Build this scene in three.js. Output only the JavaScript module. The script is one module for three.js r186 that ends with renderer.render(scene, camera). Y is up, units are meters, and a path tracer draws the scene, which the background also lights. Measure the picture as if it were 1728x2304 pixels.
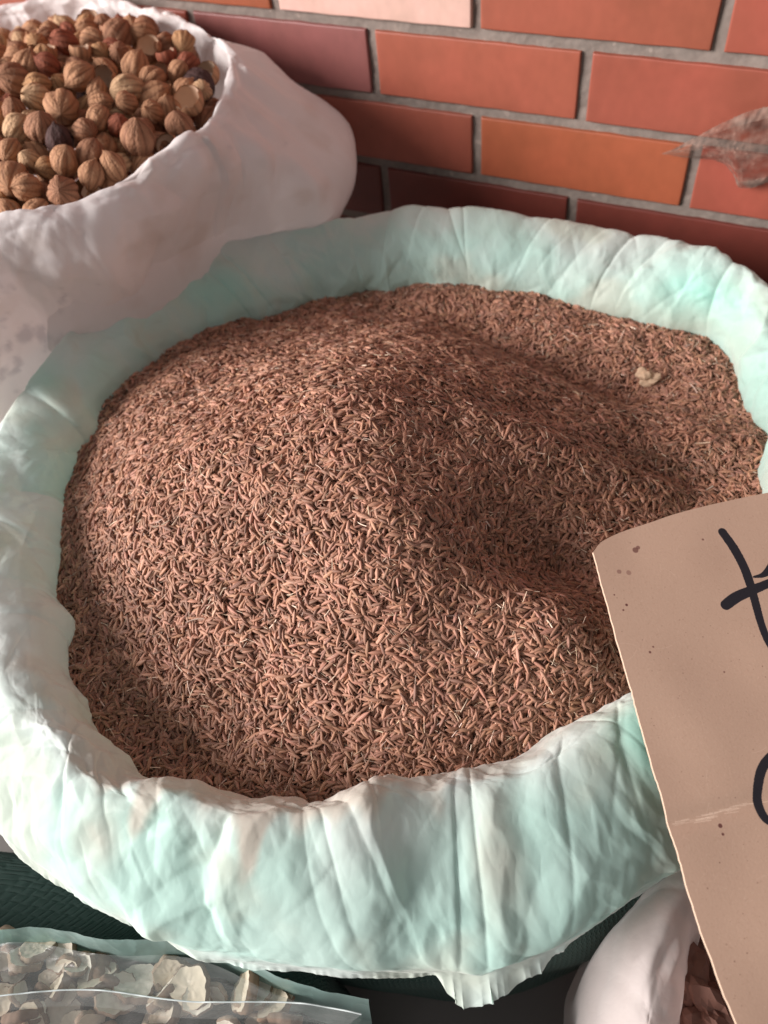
import * as THREE from 'three';
import { mergeGeometries } from 'three/addons/utils/BufferGeometryUtils.js';

// ---------------------------------------------------------------- camera, sky, sun, exposure
const scene = new THREE.Scene();
const camera = new THREE.PerspectiveCamera(64.259, 768 / 1024, 0.02, 60);
camera.position.set(0.28513, 0.18342, 0.54321);
camera.rotation.set(-0.8969, 0.5519, -0.1428, 'YXZ');
camera.focus = 0.36;
camera.userData.fStop = 9.5;
camera.updateMatrixWorld();

const SKY_W = 128, SKY_H = 64, skyData = new Float32Array(SKY_W * SKY_H * 4);
for (let j = 0; j < SKY_H; j++) for (let i = 0; i < SKY_W; i++) {
  const el = (j + 0.5) / SKY_H * 2 - 1;                       // -1 nadir .. 1 zenith
  const g = el < 0 ? 0.35 : 1.0 + 0.15 * el, k = (j * SKY_W + i) * 4;
  skyData[k] = g * 1.0; skyData[k + 1] = g * 0.985; skyData[k + 2] = g * 1.0; skyData[k + 3] = 1;
}
const sky = new THREE.DataTexture(skyData, SKY_W, SKY_H, THREE.RGBAFormat, THREE.FloatType);
sky.mapping = THREE.EquirectangularReflectionMapping; sky.magFilter = THREE.LinearFilter; sky.needsUpdate = true;
scene.background = sky; scene.environment = sky;
scene.environmentIntensity = 0.15; scene.backgroundIntensity = 0.15;

const sun = new THREE.DirectionalLight(new THREE.Color(1, 0.935, 0.905), 4.0);
sun.position.set(0.1 - 0.67 * 2, -0.15 + 0.31 * 2, 0.3 + 0.54 * 2); sun.target.position.set(0.1, -0.15, 0.3);
sun.castShadow = true; sun.shadow.radius = 58; sun.shadow.mapSize.set(2048, 2048);
Object.assign(sun.shadow.camera, { left: -1, right: 1, top: 1, bottom: -1, near: 0.1, far: 5 });
scene.add(sun, sun.target);

const renderer = new THREE.WebGLRenderer({ antialias: true });
renderer.toneMapping = THREE.LinearToneMapping;
renderer.toneMappingExposure = 1.83;
renderer.shadowMap.enabled = true;

// ---------------------------------------------------------------- helpers
function rng(seed) { let a = seed >>> 0; return () => { a = a + 0x6D2B79F5 | 0; let t = Math.imul(a ^ a >>> 15, 1 | a); t = t + Math.imul(t ^ t >>> 7, 61 | t) ^ t; return ((t ^ t >>> 14) >>> 0) / 4294967296; }; }
const PERM = (() => { const r = rng(77), p = Array.from({ length: 256 }, (_, i) => i); for (let i = 255; i > 0; i--) { const j = Math.floor(r() * (i + 1)); [p[i], p[j]] = [p[j], p[i]]; } return Uint8Array.from([...p, ...p]); })();
const fade = (t) => t * t * t * (t * (t * 6 - 15) + 10), mix = (a, b, t) => a + (b - a) * t;
const clamp = (x, a = 0, b = 1) => Math.min(b, Math.max(a, x)), smooth = (a, b, x) => { const t = clamp((x - a) / (b - a)); return t * t * (3 - 2 * t); };
function grad(h, x, y, z) { const u = (h & 15) < 8 ? x : y, v = (h & 15) < 4 ? y : (h & 15) === 12 || (h & 15) === 14 ? x : z; return ((h & 1) ? -u : u) + ((h & 2) ? -v : v); }
function noise(x, y, z = 0) {
  const X = Math.floor(x), Y = Math.floor(y), Z = Math.floor(z), xf = x - X, yf = y - Y, zf = z - Z, u = fade(xf), v = fade(yf), w = fade(zf);
  const a = PERM[X & 255] + (Y & 255), b = PERM[(X + 1) & 255] + (Y & 255), z0 = Z & 255, z1 = (Z + 1) & 255;
  const P = (q, zz) => PERM[(PERM[q & 511 & 255] + zz) & 255];
  const aa = P(a, z0), ba = P(b, z0), ab = P(a + 1, z0), bb = P(b + 1, z0), aA = P(a, z1), bA = P(b, z1), aB = P(a + 1, z1), bB = P(b + 1, z1);
  return mix(mix(mix(grad(aa, xf, yf, zf), grad(ba, xf - 1, yf, zf), u), mix(grad(ab, xf, yf - 1, zf), grad(bb, xf - 1, yf - 1, zf), u), v),
    mix(mix(grad(aA, xf, yf, zf - 1), grad(bA, xf - 1, yf, zf - 1), u), mix(grad(aB, xf, yf - 1, zf - 1), grad(bB, xf - 1, yf - 1, zf - 1), u), v), w);
}
const fbm = (x, y, z, o = 4) => { let s = 0, a = 0.5; for (let i = 0; i < o; i++) { s += a * noise(x, y, z); x *= 2.03; y *= 2.03; z *= 2.03; a *= 0.5; } return s; };
const taken = {};
function numbered(name) { const k = taken[name] = (taken[name] ?? -1) + 1; return k ? `${name}_${String(k).padStart(3, '0')}` : name; }
function mesh(name, geometry, material, parent) { const m = new THREE.Mesh(geometry, material); m.name = name; m.castShadow = m.receiveShadow = true; if (parent) parent.add(m); return m; }
function tag(o, label, category, group, kind) { if (label) o.userData.label = label; if (category) o.userData.category = category; if (group) o.userData.group = group; if (kind) o.userData.kind = kind; return o; }
function top(o, name) { o.name = numbered(name); scene.add(o); return o; }
function thing(name, label, category, [x, y, z] = [0, 0, 0], group) { const g = new THREE.Group(); g.position.set(x, y, z); top(g, name); return tag(g, label, category, group); }
function dataTexture(n, fn, srgb) {                            // tileable n x n, fn(i, j) -> [r, g, b] 0..1
  const d = new Uint8Array(n * n * 4);
  for (let j = 0; j < n; j++) for (let i = 0; i < n; i++) { const c = fn(i / n, j / n), k = (j * n + i) * 4; d[k] = clamp(c[0]) * 255; d[k + 1] = clamp(c[1]) * 255; d[k + 2] = clamp(c[2]) * 255; d[k + 3] = 255; }
  const t = new THREE.DataTexture(d, n, n); t.wrapS = t.wrapT = THREE.RepeatWrapping; t.magFilter = THREE.LinearFilter; t.minFilter = THREE.LinearMipmapLinearFilter; t.generateMipmaps = true;
  if (srgb) t.colorSpace = THREE.SRGBColorSpace; t.needsUpdate = true; return t;
}
// noise that tiles over the unit square, from a torus in 3 + 1 dimensions folded by blending
function tiled(u, v, f, z = 0, o = 3) {
  const s = (a, b) => fbm(a * f, b * f, z, o), wu = smooth(0.75, 1, u), wv = smooth(0.75, 1, v);
  return mix(mix(s(u, v), s(u - 1, v), wu), mix(s(u, v - 1), s(u - 1, v - 1), wu), wv);
}
function periodic(table) {                                     // [[degrees, value], ...] -> smooth periodic function of degrees
  const t = [...table].sort((a, b) => a[0] - b[0]), n = t.length;
  return (d) => {
    d = ((d % 360) + 360) % 360;
    let i = t.findIndex((e) => e[0] > d); if (i < 0) i = n;
    const at = (k) => { const w = Math.floor(k / n), e = t[((k % n) + n) % n]; return [e[0] + 360 * w, e[1]]; };
    const [p0, p1, p2, p3] = [at(i - 2), at(i - 1), at(i), at(i + 1)], x = (d - p1[0]) / (p2[0] - p1[0]);
    const m1 = (p2[1] - p0[1]) / (p2[0] - p0[0]) * (p2[0] - p1[0]), m2 = (p3[1] - p1[1]) / (p3[0] - p1[0]) * (p2[0] - p1[0]), x2 = x * x, x3 = x2 * x;
    return (2 * x3 - 3 * x2 + 1) * p1[1] + (x3 - 2 * x2 + x) * m1 + (-2 * x3 + 3 * x2) * p2[1] + (x3 - x2) * m2;
  };
}
function gridGeometry(N, M, pos, closed, extra) {              // pos(i, j) -> [x, y, z]; extra(i, j) -> { uv, color }
  const V = new Float32Array((N + 1) * (M + 1) * 3), UV = new Float32Array((N + 1) * (M + 1) * 2), COL = new Float32Array((N + 1) * (M + 1) * 3), I = [];
  for (let i = 0; i <= N; i++) for (let j = 0; j <= M; j++) {
    const k = i * (M + 1) + j, p = pos(closed && i === N ? 0 : i, j); V.set(p, k * 3);
    if (extra) { const e = extra(i, j); UV.set(e.uv, k * 2); COL.set(e.color ?? [1, 1, 1], k * 3); }
    if (i < N && j < M) I.push(k, k + 1, k + M + 1, k + 1, k + M + 2, k + M + 1);
  }
  const g = new THREE.BufferGeometry();
  g.setAttribute('position', new THREE.BufferAttribute(V, 3)); if (extra) { g.setAttribute('uv', new THREE.BufferAttribute(UV, 2)); g.setAttribute('color', new THREE.BufferAttribute(COL, 3)); }
  g.setIndex(I); g.computeVertexNormals();
  if (closed) { const n = g.attributes.normal; for (let j = 0; j <= M; j++) { const a = j, b = N * (M + 1) + j, v = new THREE.Vector3(n.getX(a) + n.getX(b), n.getY(a) + n.getY(b), n.getZ(a) + n.getZ(b)).normalize(); n.setXYZ(a, v.x, v.y, v.z); n.setXYZ(b, v.x, v.y, v.z); } }
  return g;
}
function curve(points) {                                       // Catmull-Rom through [r, y] points, uniform parameter 0..1
  const c = new THREE.CatmullRomCurve3(points.map(([r, y]) => new THREE.Vector3(r, y, 0)), false, 'centripetal'); return c;
}

// ---------------------------------------------------------------- ground
const groundMat = new THREE.MeshStandardMaterial({ color: new THREE.Color(0.20, 0.19, 0.18), roughness: 0.95 });
const ground = mesh('ground', new THREE.PlaneGeometry(6, 6).rotateX(-Math.PI / 2), groundMat); ground.position.set(0, -0.45, 2.9); scene.add(ground); ground.userData.kind = 'structure';

// ---------------------------------------------------------------- brick wall: mortar bed and single glazed bricks
{
  const P = 0.153, Q = 0.0508, BW = 0.1462, BH = 0.0437, rnd = rng(5);
  const wall = thing('brick_wall', 'wall of glazed red and orange bricks with grey mortar joints', 'wall');
  const mortarTex = dataTexture(512, (u, v) => { const a = tiled(u, v, 7, 1.3, 4), b = tiled(u, v, 60, 4.1, 3), w = tiled(u, v, 30, 9.1, 2) > 0.30 ? 0.2 : 0, g = 0.47 + 0.10 * a + 0.07 * b + w * 0.35; return [g * 1.03, g * 0.94, g * 0.88]; }, true);
  const mortarBump = dataTexture(512, (u, v) => { const g = 0.5 + 0.5 * tiled(u, v, 70, 2.2, 3) + 0.5 * tiled(u, v, 12, 7.2, 3); return [g, g, g]; });
  for (const t of [mortarTex, mortarBump]) t.repeat.set(1 / 0.25, 1 / 0.25);
  const mortarMat = new THREE.MeshStandardMaterial({ map: mortarTex, roughness: 0.95, bumpMap: mortarBump, bumpScale: 0.0006 });
  const X0 = -1.0, X1 = 1.1, Y0 = -0.45, Y1 = 0.36;
  const mg = gridGeometry(600, 230, (i, j) => { const x = mix(X0, X1, i / 600), y = mix(Y1, Y0, j / 230); return [x, y, -0.0008 + 0.0010 * noise(x * 60, y * 60, 3) + 0.0008 * noise(x * 190, y * 190, 8)]; }, false, (i, j) => ({ uv: [mix(X0, X1, i / 600), mix(Y1, Y0, j / 230)] }));
  mesh('mortar', mg, mortarMat, wall);
  const brickTex = dataTexture(512, (u, v) => { const a = tiled(u, v, 4, 3.3, 4), b = tiled(u, v, 40, 6.6, 2), s = tiled(u, v, 26, 11.2, 2), spot = s > 0.50 ? 0.85 : 1, g = (0.88 + 0.16 * a + 0.05 * b) * spot; return [g, g * (1 - 0.05 * a), g]; }, true);
  const brickBump = dataTexture(256, (u, v) => { const g = 0.5 + 0.6 * tiled(u, v, 5, 5.5, 3) + 0.12 * tiled(u, v, 50, 1.5, 2); return [g, g, g]; });
  for (const t of [brickTex, brickBump]) t.repeat.set(1 / 0.19, 1 / 0.19);
  const tone = (r, g, b) => new THREE.MeshPhysicalMaterial({ color: new THREE.Color(r, g, b), map: brickTex, roughness: 0.45, bumpMap: brickBump, bumpScale: 0.0003 });
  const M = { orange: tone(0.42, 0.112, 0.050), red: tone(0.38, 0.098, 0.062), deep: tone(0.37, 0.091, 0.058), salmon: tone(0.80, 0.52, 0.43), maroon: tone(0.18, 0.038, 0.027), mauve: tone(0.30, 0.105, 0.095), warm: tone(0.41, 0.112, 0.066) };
  const picks = ['red', 'deep', 'warm', 'red', 'deep', 'orange', 'mauve', 'warm'];
  // a brick: rounded slab with a slightly worn arris
  const variants = [0, 1, 2, 3].map((k) => {
    const nx = 40, ny = 14, R = 0.0013;
    return gridGeometry(nx, ny, (i, j) => {
      const e = (t, n, L) => { const s = t <= 3 ? R * [0, 0.12, 0.42, 1][t] : t >= n - 3 ? L - R * [0, 0.12, 0.42, 1][n - t] : mix(R, L - R, (t - 3) / (n - 6)); return s; };
      const x = e(i, nx, BW), y = e(j, ny, BH), dx = Math.min(x, BW - x), dy = Math.min(y, BH - y);
      const q = (d) => d >= R ? 0 : 1 - Math.sqrt(1 - (1 - d / R) ** 2);
      const edge = dx <= 0 || dy <= 0, drop = edge ? 0.006 : R * Math.min(1, Math.hypot(q(dx), q(dy)));
      const wob = 0.0005 * noise((x + k) * 40, y * 40 + k * 7, 2.5 + k);
      return [x + wob * (dx < R ? 1 : 0), -y + 0.0005 * noise(x * 50 + k * 9, y * 30, k) * (dy < R ? 1 : 0), 0.0020 - drop + wob * 0.4];
    }, false, (i, j) => ({ uv: [i / nx * BW + k * 0.37, j / ny * BH + k * 0.21] }));
  });
  const special = { '0,-2': 'orange', '0,-1': 'salmon', '0,0': 'warm', '0,1': 'red', '1,-1': 'mauve', '1,0': 'warm', '1,1': 'red', '2,-1': 'red', '2,0': 'orange', '2,1': 'deep', '3,-1': 'deep', '3,0': 'red', '3,1': 'deep', '2,-2': 'deep' };
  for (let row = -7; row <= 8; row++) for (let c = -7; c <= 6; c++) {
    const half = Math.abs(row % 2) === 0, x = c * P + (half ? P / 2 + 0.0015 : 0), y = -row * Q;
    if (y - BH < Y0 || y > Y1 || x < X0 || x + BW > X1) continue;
    const b = mesh('brick', variants[Math.floor(rnd() * 4)], M[row >= 3 ? 'maroon' : special[`${row},${c}`] ?? picks[Math.floor(rnd() * picks.length)]], wall);  // lower courses use a darker maroon: shade behind the sack put into their colour
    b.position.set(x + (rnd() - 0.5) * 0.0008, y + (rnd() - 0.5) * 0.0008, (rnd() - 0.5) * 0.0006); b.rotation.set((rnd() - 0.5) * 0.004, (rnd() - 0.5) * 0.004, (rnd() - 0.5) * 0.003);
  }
}

// ---------------------------------------------------------------- film material (crinkled translucent plastic)
const crinkle = dataTexture(512, (u, v) => {
  const r = (f, z, o) => 1 - Math.abs(tiled(u, v, f, z, o)) * 3.2, a = Math.max(0, r(6, 2.1, 2)), b = Math.max(0, r(15, 5.3, 2)), c = tiled(u, v, 60, 8.8, 2);
  const g = 0.2 + 0.42 * a * a + 0.22 * b * b + 0.10 * c; return [g, g, g];
});
crinkle.repeat.set(1 / 0.16, 1 / 0.16);
const film = (o) => new THREE.MeshPhysicalMaterial({ color: 0xffffff, roughness: 0.85, transmission: 0.4, thickness: 0, ior: 1.45, clearcoat: 0.16, clearcoatRoughness: 0.3, bumpMap: crinkle, bumpScale: 0.00045, vertexColors: true, side: THREE.DoubleSide, ...o });
const linerMat = film({}), whiteFilmMat = film({ bumpScale: 0.0003 });

// crumpled film: random heights on a warped triangular lattice, linear in between, so that facets meet in straight creases
const facets = (x, y, seed) => {
  x += 0.35 * noise(x * 0.6, y * 0.6, seed); y += 0.35 * noise(x * 0.6 + 9, y * 0.6, seed);
  const k = (x + y) * 0.366, i = Math.floor(x + k), j = Math.floor(y + k), q = (i + j) * 0.2113, a = x - (i - q), b = y - (j - q), h = (m, n) => PERM[(PERM[(m + seed * 7) & 255] + n) & 255] / 255 - 0.5;
  const u = a + (a + b) * 0.366, w = b + (a + b) * 0.366;
  return u > w ? h(i, j) + (h(i + 1, j) - h(i, j)) * u + (h(i + 1, j + 1) - h(i + 1, j)) * w : h(i, j) + (h(i, j + 1) - h(i, j)) * w + (h(i + 1, j + 1) - h(i, j + 1)) * u;
};
// creases: short sharp ridges or tucked pleats lying across a rolled rim, in (arc length s, across v) space
function creases(list) {
  return (s, v, L) => {
    let d = 0;
    for (const c of list) {
      let ds = s - c.s; if (ds > L / 2) ds -= L; else if (ds < -L / 2) ds += L;
      const dv = v - c.v; if (Math.abs(ds) > 0.09 || Math.abs(dv) > c.len) continue;
      const across = ds - c.slope * dv - c.bow * dv * dv, along = Math.abs(dv) / c.len, f = 1 - along * along;
      const w = c.w * (0.5 + 0.9 * Math.abs(v - c.v + c.len) / (2 * c.len));
      d += f * c.a * (c.kind ? (across < 0 ? Math.exp(across / (w * 3)) : Math.exp(-across / (w * 0.8))) : Math.exp(-Math.abs(across) / w));
    }
    return d;
  };
}
function rimSurface({ center, profile, N, M, fold, color }) {
  const base = [], L = 2 * Math.PI * 0.22;
  for (let i = 0; i < N; i++) { const th = i / N * 360, c = curve(profile(th)), row = []; for (let j = 0; j <= M; j++) { const p = c.getPoint(j / M); row.push([p.x, p.y]); } base.push(row); }
  const P = (i, j) => { const th = i / N * 2 * Math.PI, [r, y] = base[(i + N) % N][j]; return [center[0] + r * Math.cos(th), y, center[1] + r * Math.sin(th)]; };
  const W = M + 1, B = new Float32Array(N * W * 3), X = new Float32Array(N * W * 3), Nn = new Float32Array(N * W * 3);
  for (let i = 0; i < N; i++) for (let j = 0; j <= M; j++) {
    const p = P(i, j), a = P(i + 1, j), b = P(i - 1 + N, j), c = P(i, Math.min(M, j + 1)), e = P(i, Math.max(0, j - 1)), k = i * W + j;
    const u = [a[0] - b[0], a[1] - b[1], a[2] - b[2]], w = [c[0] - e[0], c[1] - e[1], c[2] - e[2]];
    let n = [w[1] * u[2] - w[2] * u[1], w[2] * u[0] - w[0] * u[2], w[0] * u[1] - w[1] * u[0]]; const l = Math.hypot(...n) || 1; n = n.map((x) => x / l);
    const d = fold(i / N * L, j / M, p, i / N * 360, L);
    for (let q = 0; q < 3; q++) { B[k * 3 + q] = p[q]; Nn[k * 3 + q] = n[q]; X[k * 3 + q] = p[q] + n[q] * d; }
  }
  const out = Array.from({ length: N }, (_, i) => Array.from({ length: W }, (_, j) => { const k = (i * W + j) * 3; return [X[k], X[k + 1], X[k + 2]]; }));
  const g = gridGeometry(N, M, (i, j) => out[i % N][j], true, (i, j) => ({ uv: [i / N * L, j / M * 0.17], color: color(i / N * 360, j / M, out[i % N][j], i / N * L) }));
  return g;
}

// ---------------------------------------------------------------- cumin sack: rolled mint liner over a dark green sack
const OX = 0.145, OZ = 0.285;
const rInner = periodic([[0, .178], [15, .169], [29, .165], [43, .162], [51, .166], [59, .164], [71, .172], [85, .186], [92, .190], [99, .200], [105, .202], [112, .199], [121, .2006], [130, .196], [140, .197], [152, .203], [166, .208], [173, .206], [178, .214], [191, .214], [212, .200], [228, .2005], [257, .192], [276, .197], [293, .214], [304, .228], [311, .222], [318, .213], [331, .199], [345, .188]]);
const rOuter = periodic([[0, .250], [15, .240], [30, .226], [40, .224], [50, .233], [58, .238], [66, .234], [72, .237], [78, .240], [85, .244], [92, .247], [98, .251], [104, .254], [115, .262], [135, .266], [160, .268], [172, .272], [180, .266], [188, .266], [199, .262], [217, .255], [227, .251], [248, .245], [262, .245], [281, .259], [291, .268], [304, .268], [330, .260]]);
{
  const sack = thing('cumin_sack', 'open sack of cumin with a crumpled mint green plastic liner rolled over its rim', 'sack', [0, 0, 0]);
  const r = rng(21), L = 2 * Math.PI * 0.22, list = [];
  const S = (deg) => deg / 360 * L;
  for (let k = 0; k < 34; k++) list.push({ s: r() * L, v: 0.25 + r() * 0.35, len: 0.16 + r() * 0.24, slope: (r() - 0.5) * 0.24, bow: (r() - 0.5) * 0.5, w: 0.0025 + r() * 0.004, a: 0.0006 + r() * 0.0012, kind: r() < 0.4 });
  for (let k = 0; k < 60; k++) list.push({ s: r() * L, v: 0.3 + r() * 0.5, len: 0.03 + r() * 0.07, slope: (r() - 0.5) * 0.5, bow: (r() - 0.5) * 0.6, w: 0.0012 + r() * 0.002, a: 0.0003 + r() * 0.0006, kind: r() < 0.3 });
  // the pleats one can point to
  for (const [deg, v, len, slope, w, a, kind] of [[58, .58, .30, .03, .0045, .0075, 0], [60.5, .62, .28, .05, .003, .006, 1], [70, .46, .16, -.10, .004, .006, 1], [75, .55, .22, -.2, .005, .005, 0], [47, .6, .25, .16, .006, .005, 0], [102, .5, .2, -.3, .006, .007, 1], [108, .5, .25, -.25, .006, .006, 0], [116, .45, .25, .12, .007, .008, 1],
    [131, .42, .3, .10, .008, .011, 1], [150, .5, .3, .25, .006, .006, 0], [172, .42, .32, .12, .009, .013, 1], [176, .6, .3, .2, .005, .006, 0], [209, .42, .3, -.12, .005, .008, 0], [213, .44, .3, -.16, .004, .009, 1], [222, .45, .25, -.06, .006, .005, 0], [243, .5, .28, .12, .004, .006, 0], [249, .5, .28, .16, .004, .005, 1], [256, .45, .25, -.1, .004, .005, 0],
    [270, .45, .25, .12, .004, .004, 0], [284, .5, .34, .02, .0045, .0085, 0], [289, .5, .3, .04, .005, .008, 1], [300, .45, .3, -.1, .006, .008, 0], [312, .45, .3, .02, .007, .010, 1], [325, .5, .3, .1, .006, .006, 0]]) list.push({ s: S(deg), v, len, slope: slope * 0.4, bow: 0, w: Math.max(0.0012, w * 0.40), a: a * 0.20, kind });
  const cr = creases(list);
  const torn = (deg) => deg > 61.5 ? clamp((64 - deg) / 2.5) : clamp((deg - 50) / 11.5);
  const profile = (deg) => {
    const rad = deg * Math.PI / 180, cx = Math.cos(rad) * 3, cz = Math.sin(rad) * 3, lump = 0.006 * noise(cx * 1.2, cz * 1.2, 5), rI = rInner(deg), jag = -0.003 + 0.010 * Math.abs(noise(deg * 0.075, 6.1)), rO = rOuter(deg), w = rO - rI, yT = -0.138 - 0.0035 * Math.max(0, -Math.sin(rad)) + lump + 0.003 * noise(cx * 3, cz * 3, 9);
    const edge = 0.003 * noise(deg * 0.35, 2.7) + 0.0012 * noise(deg * 1.7, 4.4), flap = 0.012 * torn(deg) + (torn(deg) > 0.05 ? 0.0020 * noise(deg * 0.5, 1.1) + 0.0004 * noise(deg * 1.9, 3.1) : 0);
    const cf = 0.52 - 0.32 * Math.cos(rad - 1.065), q = (t) => rI + (cf + t * (1 - cf)) * w;
    return [[rI + 0.022, -0.235], [rI + 0.009, -0.195], [rI + jag, -0.173], [rI + jag * 0.7 + 0.14 * cf * w, mix(-0.173, yT, 0.55)], [rI + jag * 0.4 + 0.52 * cf * w, mix(-0.173, yT, 0.90)], [rI + cf * w, yT], [q(0.34), yT - 0.009], [q(0.74), yT - 0.027], [rO, yT - 0.044], [rO + 0.0006, yT - 0.050], [rO + 0.001 + edge * 0.4 + flap, yT - 0.057 + edge - flap * 0.3]];
  };
  const fold = (s, v, p, deg, L) => {
    const env = smooth(0.09, 0.19, v);
    const near = Math.min(1, (L - s) / 0.02, s / 0.02), w = v * 0.17, busy = clamp(0.75 + 1.3 * noise(p[0] * 12, p[1] * 12, p[2] * 12 + 50), 0.25, 1.2) * (1 - 0.5 * smooth(0.7, 0.95, v));
    const wx = s + 0.006 * noise(s * 40, w * 40, 2), wy = w + 0.006 * noise(s * 40, w * 40, 7);
    const f = 0.0066 * facets(wx / 0.040 + wy / 0.09, wy / 0.055, 3) + busy * (0.0040 * facets(wx / 0.019 - wy / 0.03, wy / 0.026, 8) + 0.0020 * facets(wx / 0.0095 + wy / 0.02, wy / 0.012, 5) + 0.0008 * facets(wx / 0.005, wy / 0.006, 11));
    return env * (0.0030 * noise(p[0] * 12, p[1] * 12, p[2] * 12) + near * f + cr(s, v, L) - 0.0005);
  };
  // what the film is: pale grey-lilac on its own, mint where the green sheet lies against it, dusty beige-brown where cumin dust sits behind it
  const MINT = [0.59, 0.87, 0.785], TURQ = [0.38, 0.82, 0.70], PALE = [0.83, 0.88, 0.85], DUST = [0.68, 0.58, 0.49], OLIVE = [0.69, 0.76, 0.65];
  const lerp3 = (a, b, t) => [mix(a[0], b[0], t), mix(a[1], b[1], t), mix(a[2], b[2], t)];
  const bump = (x, c, w) => { let d = Math.abs(x - c); if (d > 180) d = 360 - d; return Math.max(0, 1 - (d / w) ** 2) ** 2; };
  const color = (deg, v, p, s) => {
    const n1 = fbm(p[0] * 10, p[1] * 10, p[2] * 10 + 4, 3), n2 = fbm(p[0] * 38 + 9, p[1] * 38, p[2] * 38, 3), n3 = noise(p[0] * 9, p[1] * 9, p[2] * 9 + 30);
    const atFront = bump(deg, 85, 90), mint = atFront > 0.15 ? smooth(0.40, 0.60, v + 0.3 * n1) * (1 - 0.75 * smooth(0.80, 0.90, v + 0.2 * n1)) : 1 - smooth(0.28, 0.50, v + 0.45 * n1 + 0.15 * n2);
    let c = lerp3(PALE, MINT, clamp(0.22 + 0.75 * mint + 0.7 * n1));
    c = lerp3(c, OLIVE, 0.75 * smooth(0.02, 0.30, fbm(p[0] * 14 + 40, p[1] * 14, p[2] * 14, 3) + 0.3 * n2));
    const turq = 0.9 * bump(deg, 33, 9) * bump(v * 360, 200, 60) + 0.8 * bump(deg, 299, 16) * bump(v * 360, 120, 60) + 0.75 * bump(deg, 208, 10) * bump(v * 360, 120, 50) + 0.6 * bump(deg, 318, 16) * bump(v * 360, 120, 70) + 0.6 * bump(deg, 176, 5) * bump(v * 360, 170, 50) + 0.4 * bump(deg, 262, 12) * bump(v * 360, 150, 50);
    c = lerp3(c, TURQ, clamp(turq * (0.8 + 0.8 * n2)));
    // dusty inner lip: wanders along the front, broad at the lower left corner
    const front = Math.max(bump(deg, 82, 64), 0.5 * bump(deg, 122, 26)), lobe = Math.abs(noise(deg * 0.13, 4.6)) + 0.5 * noise(deg * 0.33, 2.2), lip = 0.30 + 0.17 * front + 0.22 * lobe * front + 0.12 * n1;
    const d = smooth(lip + 0.05, lip - 0.04, v + 0.12 * n2) * (0.12 + 0.7 * front);
    c = lerp3(c, DUST, clamp(d));
    const drop = 0.8 * bump(deg, 56, 4.5) * bump(v * 360, 225, 60) + 0.7 * bump(deg, 100, 5) * bump(v * 360, 220, 50);
    c = lerp3(c, DUST, clamp(drop * (0.7 + n2)));
    return c;
  };
  const g = rimSurface({ center: [OX, OZ], profile, N: 2100, M: 200, fold, color });
  mesh('rolled_liner', g, linerMat, sack);
  // woven body below the roll
  const weave = dataTexture(256, (u, v) => { const a = Math.abs(Math.sin(u * Math.PI * 24)), b = Math.abs(Math.sin(v * Math.PI * 24)), c = Math.sin(u * Math.PI * 24) * Math.sin(v * Math.PI * 24) > 0, g = 0.35 + 0.6 * (c ? a : b); return [g, g, g]; });
  weave.repeat.set(1 / 0.06, 1 / 0.06);
  const bodyMat = new THREE.MeshStandardMaterial({ color: new THREE.Color(0.022, 0.055, 0.046), roughness: 0.8, bumpMap: weave, bumpScale: 0.0008 });
  const body = gridGeometry(220, 40, (i, j) => { const th = i / 220 * 2 * Math.PI, t = j / 40, y = mix(-0.185, -0.45, t), rr = mix(rInner(th * 180 / Math.PI) + 0.026, 0.222, smooth(0, 0.3, t)) + 0.006 * Math.sin(t * 3) + 0.006 * noise(Math.cos(th) * 4, Math.sin(th) * 4, t * 4) - 0.02 * t * t * t; return [OX + rr * Math.cos(th), y, OZ + rr * Math.sin(th)]; }, true, (i, j) => ({ uv: [i / 220 * 1.35, j / 40 * 0.29] }));
  mesh('sack_body', body, bodyMat, sack);
  // the next sack in front, tied shut and slumped: the clear bag lies on it
  const front = thing('woven_sack', 'dark green woven sack under the clear bag of slices', 'sack');
  const fb = gridGeometry(160, 60, (i, j) => { const th = i / 160 * 2 * Math.PI, t = j / 60, e = (x) => Math.sign(x) * Math.abs(x) ** 0.55, top = Math.min(1, (1 - t) / 0.22), rr = t > 0.78 ? Math.sqrt(Math.max(0, 1 - ((t - 0.78) / 0.22) ** 2.6)) : 1, x = 0.0 + 0.215 * rr * e(Math.cos(th)), q = 0.155 * rr * e(Math.sin(th)), y = t > 0.78 ? -0.262 + 0.028 * (t - 0.78) / 0.22 : mix(-0.45, -0.262, t / 0.78), n = 0.006 * noise(x * 14, y * 14, q * 14); return [x + n, y + n * top * 0.5, 0.684 + q - 0.32 * x + n]; }, true, (i, j) => ({ uv: [i / 160 * 0.9, j / 60 * 0.3] }));
  mesh('sack_cloth', fb, bodyMat.clone(), front).material.side = THREE.DoubleSide;
}

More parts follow.
